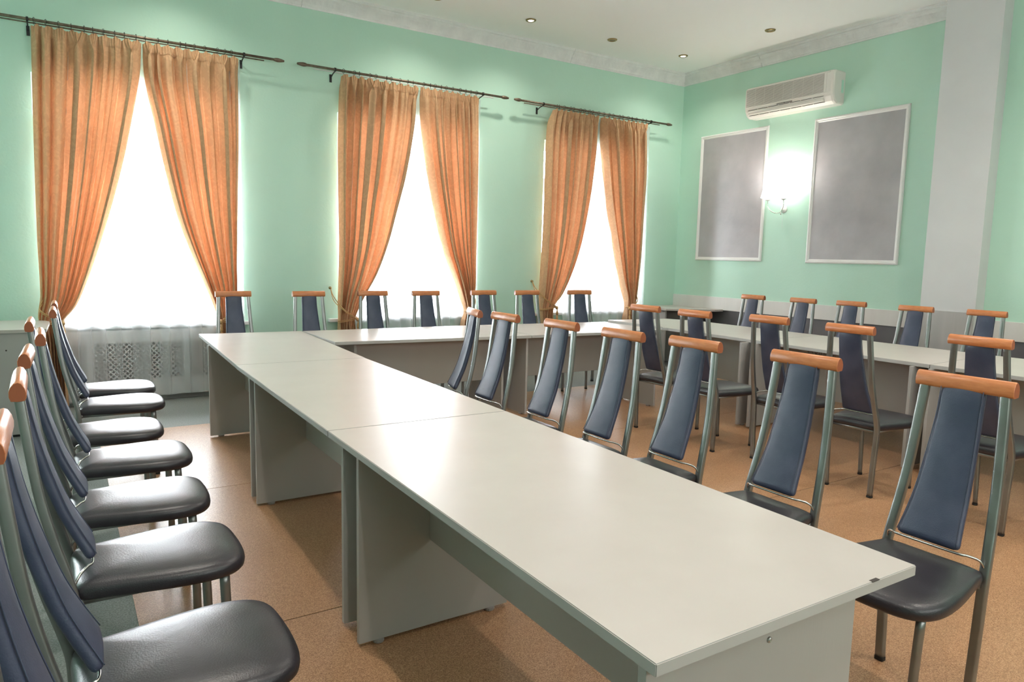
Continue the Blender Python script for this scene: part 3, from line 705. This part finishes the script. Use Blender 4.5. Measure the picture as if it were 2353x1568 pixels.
def make_chair():
    e = empty('dining_chair')
    # two rear posts: foot to headrail, flat rounded tube
    for s in (-1, 1):
        pts = catmull([(-.012, s*.150, .012), (-.012, s*.156, .22), (-.010, s*.162, .41), (-.024, s*.160, .50), (-.055, s*.152, .62), (-.082, s*.144, .75), (-.101, s*.136, .90), (-.116, s*.128, 1.045)], 5)
        p = obj('back_post', add_tube(bmesh.new(), pts, .0155, .0130, seg=16, side=Vector((0, 1, 0)), power=.42), M['tube'], e, smooth=True)
        obj('foot_cap', add_tube(bmesh.new(), [(-.012, s*.150, 0.0032), (-.012, s*.150, .016)], .0165, .0140, seg=16, side=Vector((0, 1, 0)), power=.42), M['rubber'], p)
        pts = catmull([(.405, s*.168, .012), (.402, s*.172, .22), (.395, s*.176, .425)], 4)
        p = obj('leg', add_tube(bmesh.new(), pts, .0125, .0155, seg=12, side=Vector((0, 1, 0)), power=.85), M['tube'], e, smooth=True)
        obj('foot_cap', add_tube(bmesh.new(), [(.405, s*.168, 0.0032), (.405, s*.168, .016)], .0140, .0170, seg=12, side=Vector((0, 1, 0)), power=.85), M['rubber'], p)
    bm = bmesh.new()
    for s in (-1, 1): add_tube(bm, [(.0, s*.150, .421), (.39, s*.160, .421)], .008, .010, seg=8, side=Vector((0, 1, 0)))
    add_tube(bm, [(.385, -.16, .421), (.385, .16, .421)], .010, .008, seg=8, side=Vector((0, 0, 1)))
    add_tube(bm, [(.004, -.16, .420), (.004, .16, .420)], .010, .008, seg=8, side=Vector((0, 0, 1)))
    obj('seat_frame', bm, M['tube'], e, smooth=True)
    # seat
    out = seat_outline(); cx, cy = .235, 0; bm = bmesh.new(); rings = []
    for sc, z in ((.88, .424), (.965, .427), (.992, .435), (1.0, .447), (.994, .458), (.970, .468), (.91, .4755), (.78, .483), (.52, .489), (.25, .4915)):
        rings.append([bm.verts.new((cx+(x-cx)*sc, y*sc, z)) for x, y in out])
    n = len(out)
    for i in range(len(rings)-1):
        for q in range(n): bm.faces.new((rings[i][q], rings[i][(q+1) % n], rings[i+1][(q+1) % n], rings[i+1][q]))
    bm.faces.new(rings[0][::-1]); c_ = bm.verts.new((cx, cy, .492))
    for q in range(n): bm.faces.new((rings[-1][q], rings[-1][(q+1) % n], c_))
    obj('seat', bm, M['vinyl'], e, smooth=True)
    # backrest pad, curved, widening downwards
    path = catmull([(-.117, 0, 1.052), (-.101, 0, .95), (-.082, 0, .86), (-.058, 0, .77), (-.030, 0, .68), (.000, 0, .61), (.024, 0, .56), (.042, 0, .524)], 5)
    n = len(path); wl = []
    for i in range(n):
        s = i/(n-1); wl.append(.071+.034*(max(0, s-.12)/.88)**1.15)
    bm = rounded_pad(bmesh.new(), path, wl, .033)
    pad = obj('backrest', bm, M['vinyl_blue'], e, smooth=True)
    bm = bmesh.new()
    for s in (-1, 1):
        add_tube(bm, [path[i]+Vector((.0145, s*wl[i]*.955, .004)) for i in range(1, n-2)], .0016, seg=4)
    obj('seam', bm, M['piping'], pad, smooth=True)
    # wire loop that carries the pad's lower end
    pts = catmull([(-.012, -.160, .475), (.004, -.150, .503), (.026, -.122, .514), (.040, -.10, .516), (.042, 0, .516), (.040, .10, .516), (.026, .122, .514), (.004, .150, .503), (-.012, .160, .475)], 5)
    obj('wire_loop', add_tube(bmesh.new(), pts, .0042, seg=6, side=Vector((0, 0, 1))), M['wire'], e, smooth=True)
    # headrail: D-shaped wood
    bm = bmesh.new(); cs = [(-.017, -.023), (-.021, -.012), (-.021, .000), (-.016, .012), (-.008, .021), (.001, .0235), (.009, .020), (.016, .009), (.0195, -.004), (.019, -.016), (.015, -.023), (.0, -.0245)]
    ry = [-.157, -.154, .154, .157]; rr = []
    for q, yy in enumerate(ry):
        sc = .94 if q in (0, 3) else 1.0; rr.append([bm.verts.new((-.117+a*sc, yy, 1.056+b*sc*1.14)) for a, b in cs])
    for q in range(3):
        for k in range(len(cs)):
            bm.faces.new((rr[q][k], rr[q][(k+1) % len(cs)], rr[q+1][(k+1) % len(cs)], rr[q+1][k]))
    f1 = bm.faces.new(rr[0][::-1]); f2 = bm.faces.new(rr[3]); f1.material_index = 1; f2.material_index = 1
    for f_ in bm.faces: f_.smooth = f_ not in (f1, f2)
    obj('headrail', bm, [M['wood'], M['wood_end']], e)
    return e
def copy_tree(o, parent=None):
    c = o.copy(); C.objects.link(c)
    if parent is not None: c.parent = parent
    for ch in [k for k in o.children]: copy_tree(ch, c)
    return c
proto = make_chair(); first = [True]
ALL = []
def place(x, y, deg, label, group):
    if first[0]: o = proto; first[0] = False
    else: o = copy_tree(proto)
    ALL.append((o, (x, y, 0), math.radians(deg), label, group))
B = 'blue and black vinyl chair '
LG = 'chairs along the left side of the left table row'
for x, y, d, lab in ((.00, 1.22, 0, 'mostly cut off at the bottom left corner'),
                     (-.005, 1.80, 0, 'whose seat fills the lower left of the picture'),
                     (.005, 2.47, 1, 'second full seat from the front in the left row'),
                     (.005, 3.09, -1, 'third full seat from the front in the left row'),
                     (.035, 3.75, 1, 'fourth full seat from the front in the left row'),
                     (-.02, 4.37, 0, 'fifth in the left row, its headrail before the cabinet side'),
                     (.075, 5.14, 0, 'sixth in the left row, second from the leftmost window'),
                     (.080, 5.72, 0, 'last of the left row, closest to the leftmost window')):
    place(x, y, d, B+lab, LG)
RG = 'chairs along the right side of the left table row'
for x, y, d, lab in ((2.604, 1.174, 180, 'nearest on the right, seat showing past the table corner'),
                     (2.589, 1.784, 180, 'second from the camera behind the long table'),
                     (2.566, 2.368, 180, 'third from the camera behind the long table'),
                     (2.512, 2.825, 180, 'fourth from the camera behind the long table'),
                     (2.523, 3.387, 180, 'fifth from the camera behind the long table'),
                     (2.485, 3.961, 180, 'sixth from the camera behind the long table'),
                     (2.474, 4.356, 165.4, 'turned aside, seventh and farthest behind the long table')):
    r = math.radians(d); place(x+.12*math.cos(r), y+.12*math.sin(r), d, B+lab, RG)
MG = 'chairs on the inner side of the right table row'
for x, y, d, lab in ((4.07, 4.32, 3, 'seen from behind, farthest of five facing the right tables'),
                     (4.05, 3.76, 0, 'seen from behind, second farthest of five facing the right tables'),
                     (4.18, 3.19, 0, 'seen from behind, middle of five facing the right tables'),
                     (4.11, 2.54, 0, 'seen from behind, all four legs visible on the floor'),
                     (4.15, 1.82, 0, 'seen from behind at the right edge, behind the nearest')):
    r = math.radians(d); place(x+.12*math.cos(r), y+.12*math.sin(r), d, B+lab, MG)
WG = 'chairs along the window wall'
for x, y, d, lab in ((1.348, 6.89, -90, 'before the right curtain of the leftmost window'),
                     (2.019, 6.80, -90, 'before the green wall between leftmost and middle windows'),
                     (2.667, 6.79, -90, 'beside the tieback of the middle window, left curtain behind it'),
                     (3.228, 6.73, -90, 'before the glowing centre of the middle window'),
                     (3.922, 6.72, -90, 'before the right curtain of the middle window'),
                     (4.449, 6.65, -93, 'before the green wall between middle and rightmost windows'),
                     (5.167, 6.61, -99, 'before the sheer curtain of the rightmost window')):
    r = math.radians(d); place(x+.12*math.cos(r), y+.12*math.sin(r), d, B+lab, WG)
WR = 'chairs between the right table row and the right wall'
for x, y, d, lab in ((6.71, 5.35, 180, 'against the right wall, farthest and nearest the corner desk'),
                     (6.74, 4.72, 178, 'against the right wall, second from the corner desk'),
                     (6.79, 4.20, 180, 'against the right wall, third from the corner desk'),
                     (6.73, 3.52, 180, 'against the white pillar'),
                     (6.78, 2.94, 180, 'just beyond the white pillar, last on the right wall')):
    r = math.radians(d); place(x+.12*math.cos(r), y+.12*math.sin(r), d, B+lab, WR)
for o, loc, rz, lab, g in ALL:
    o.location = loc; o.rotation_euler = (0, 0, rz); tag(o, lab, 'chair', g)
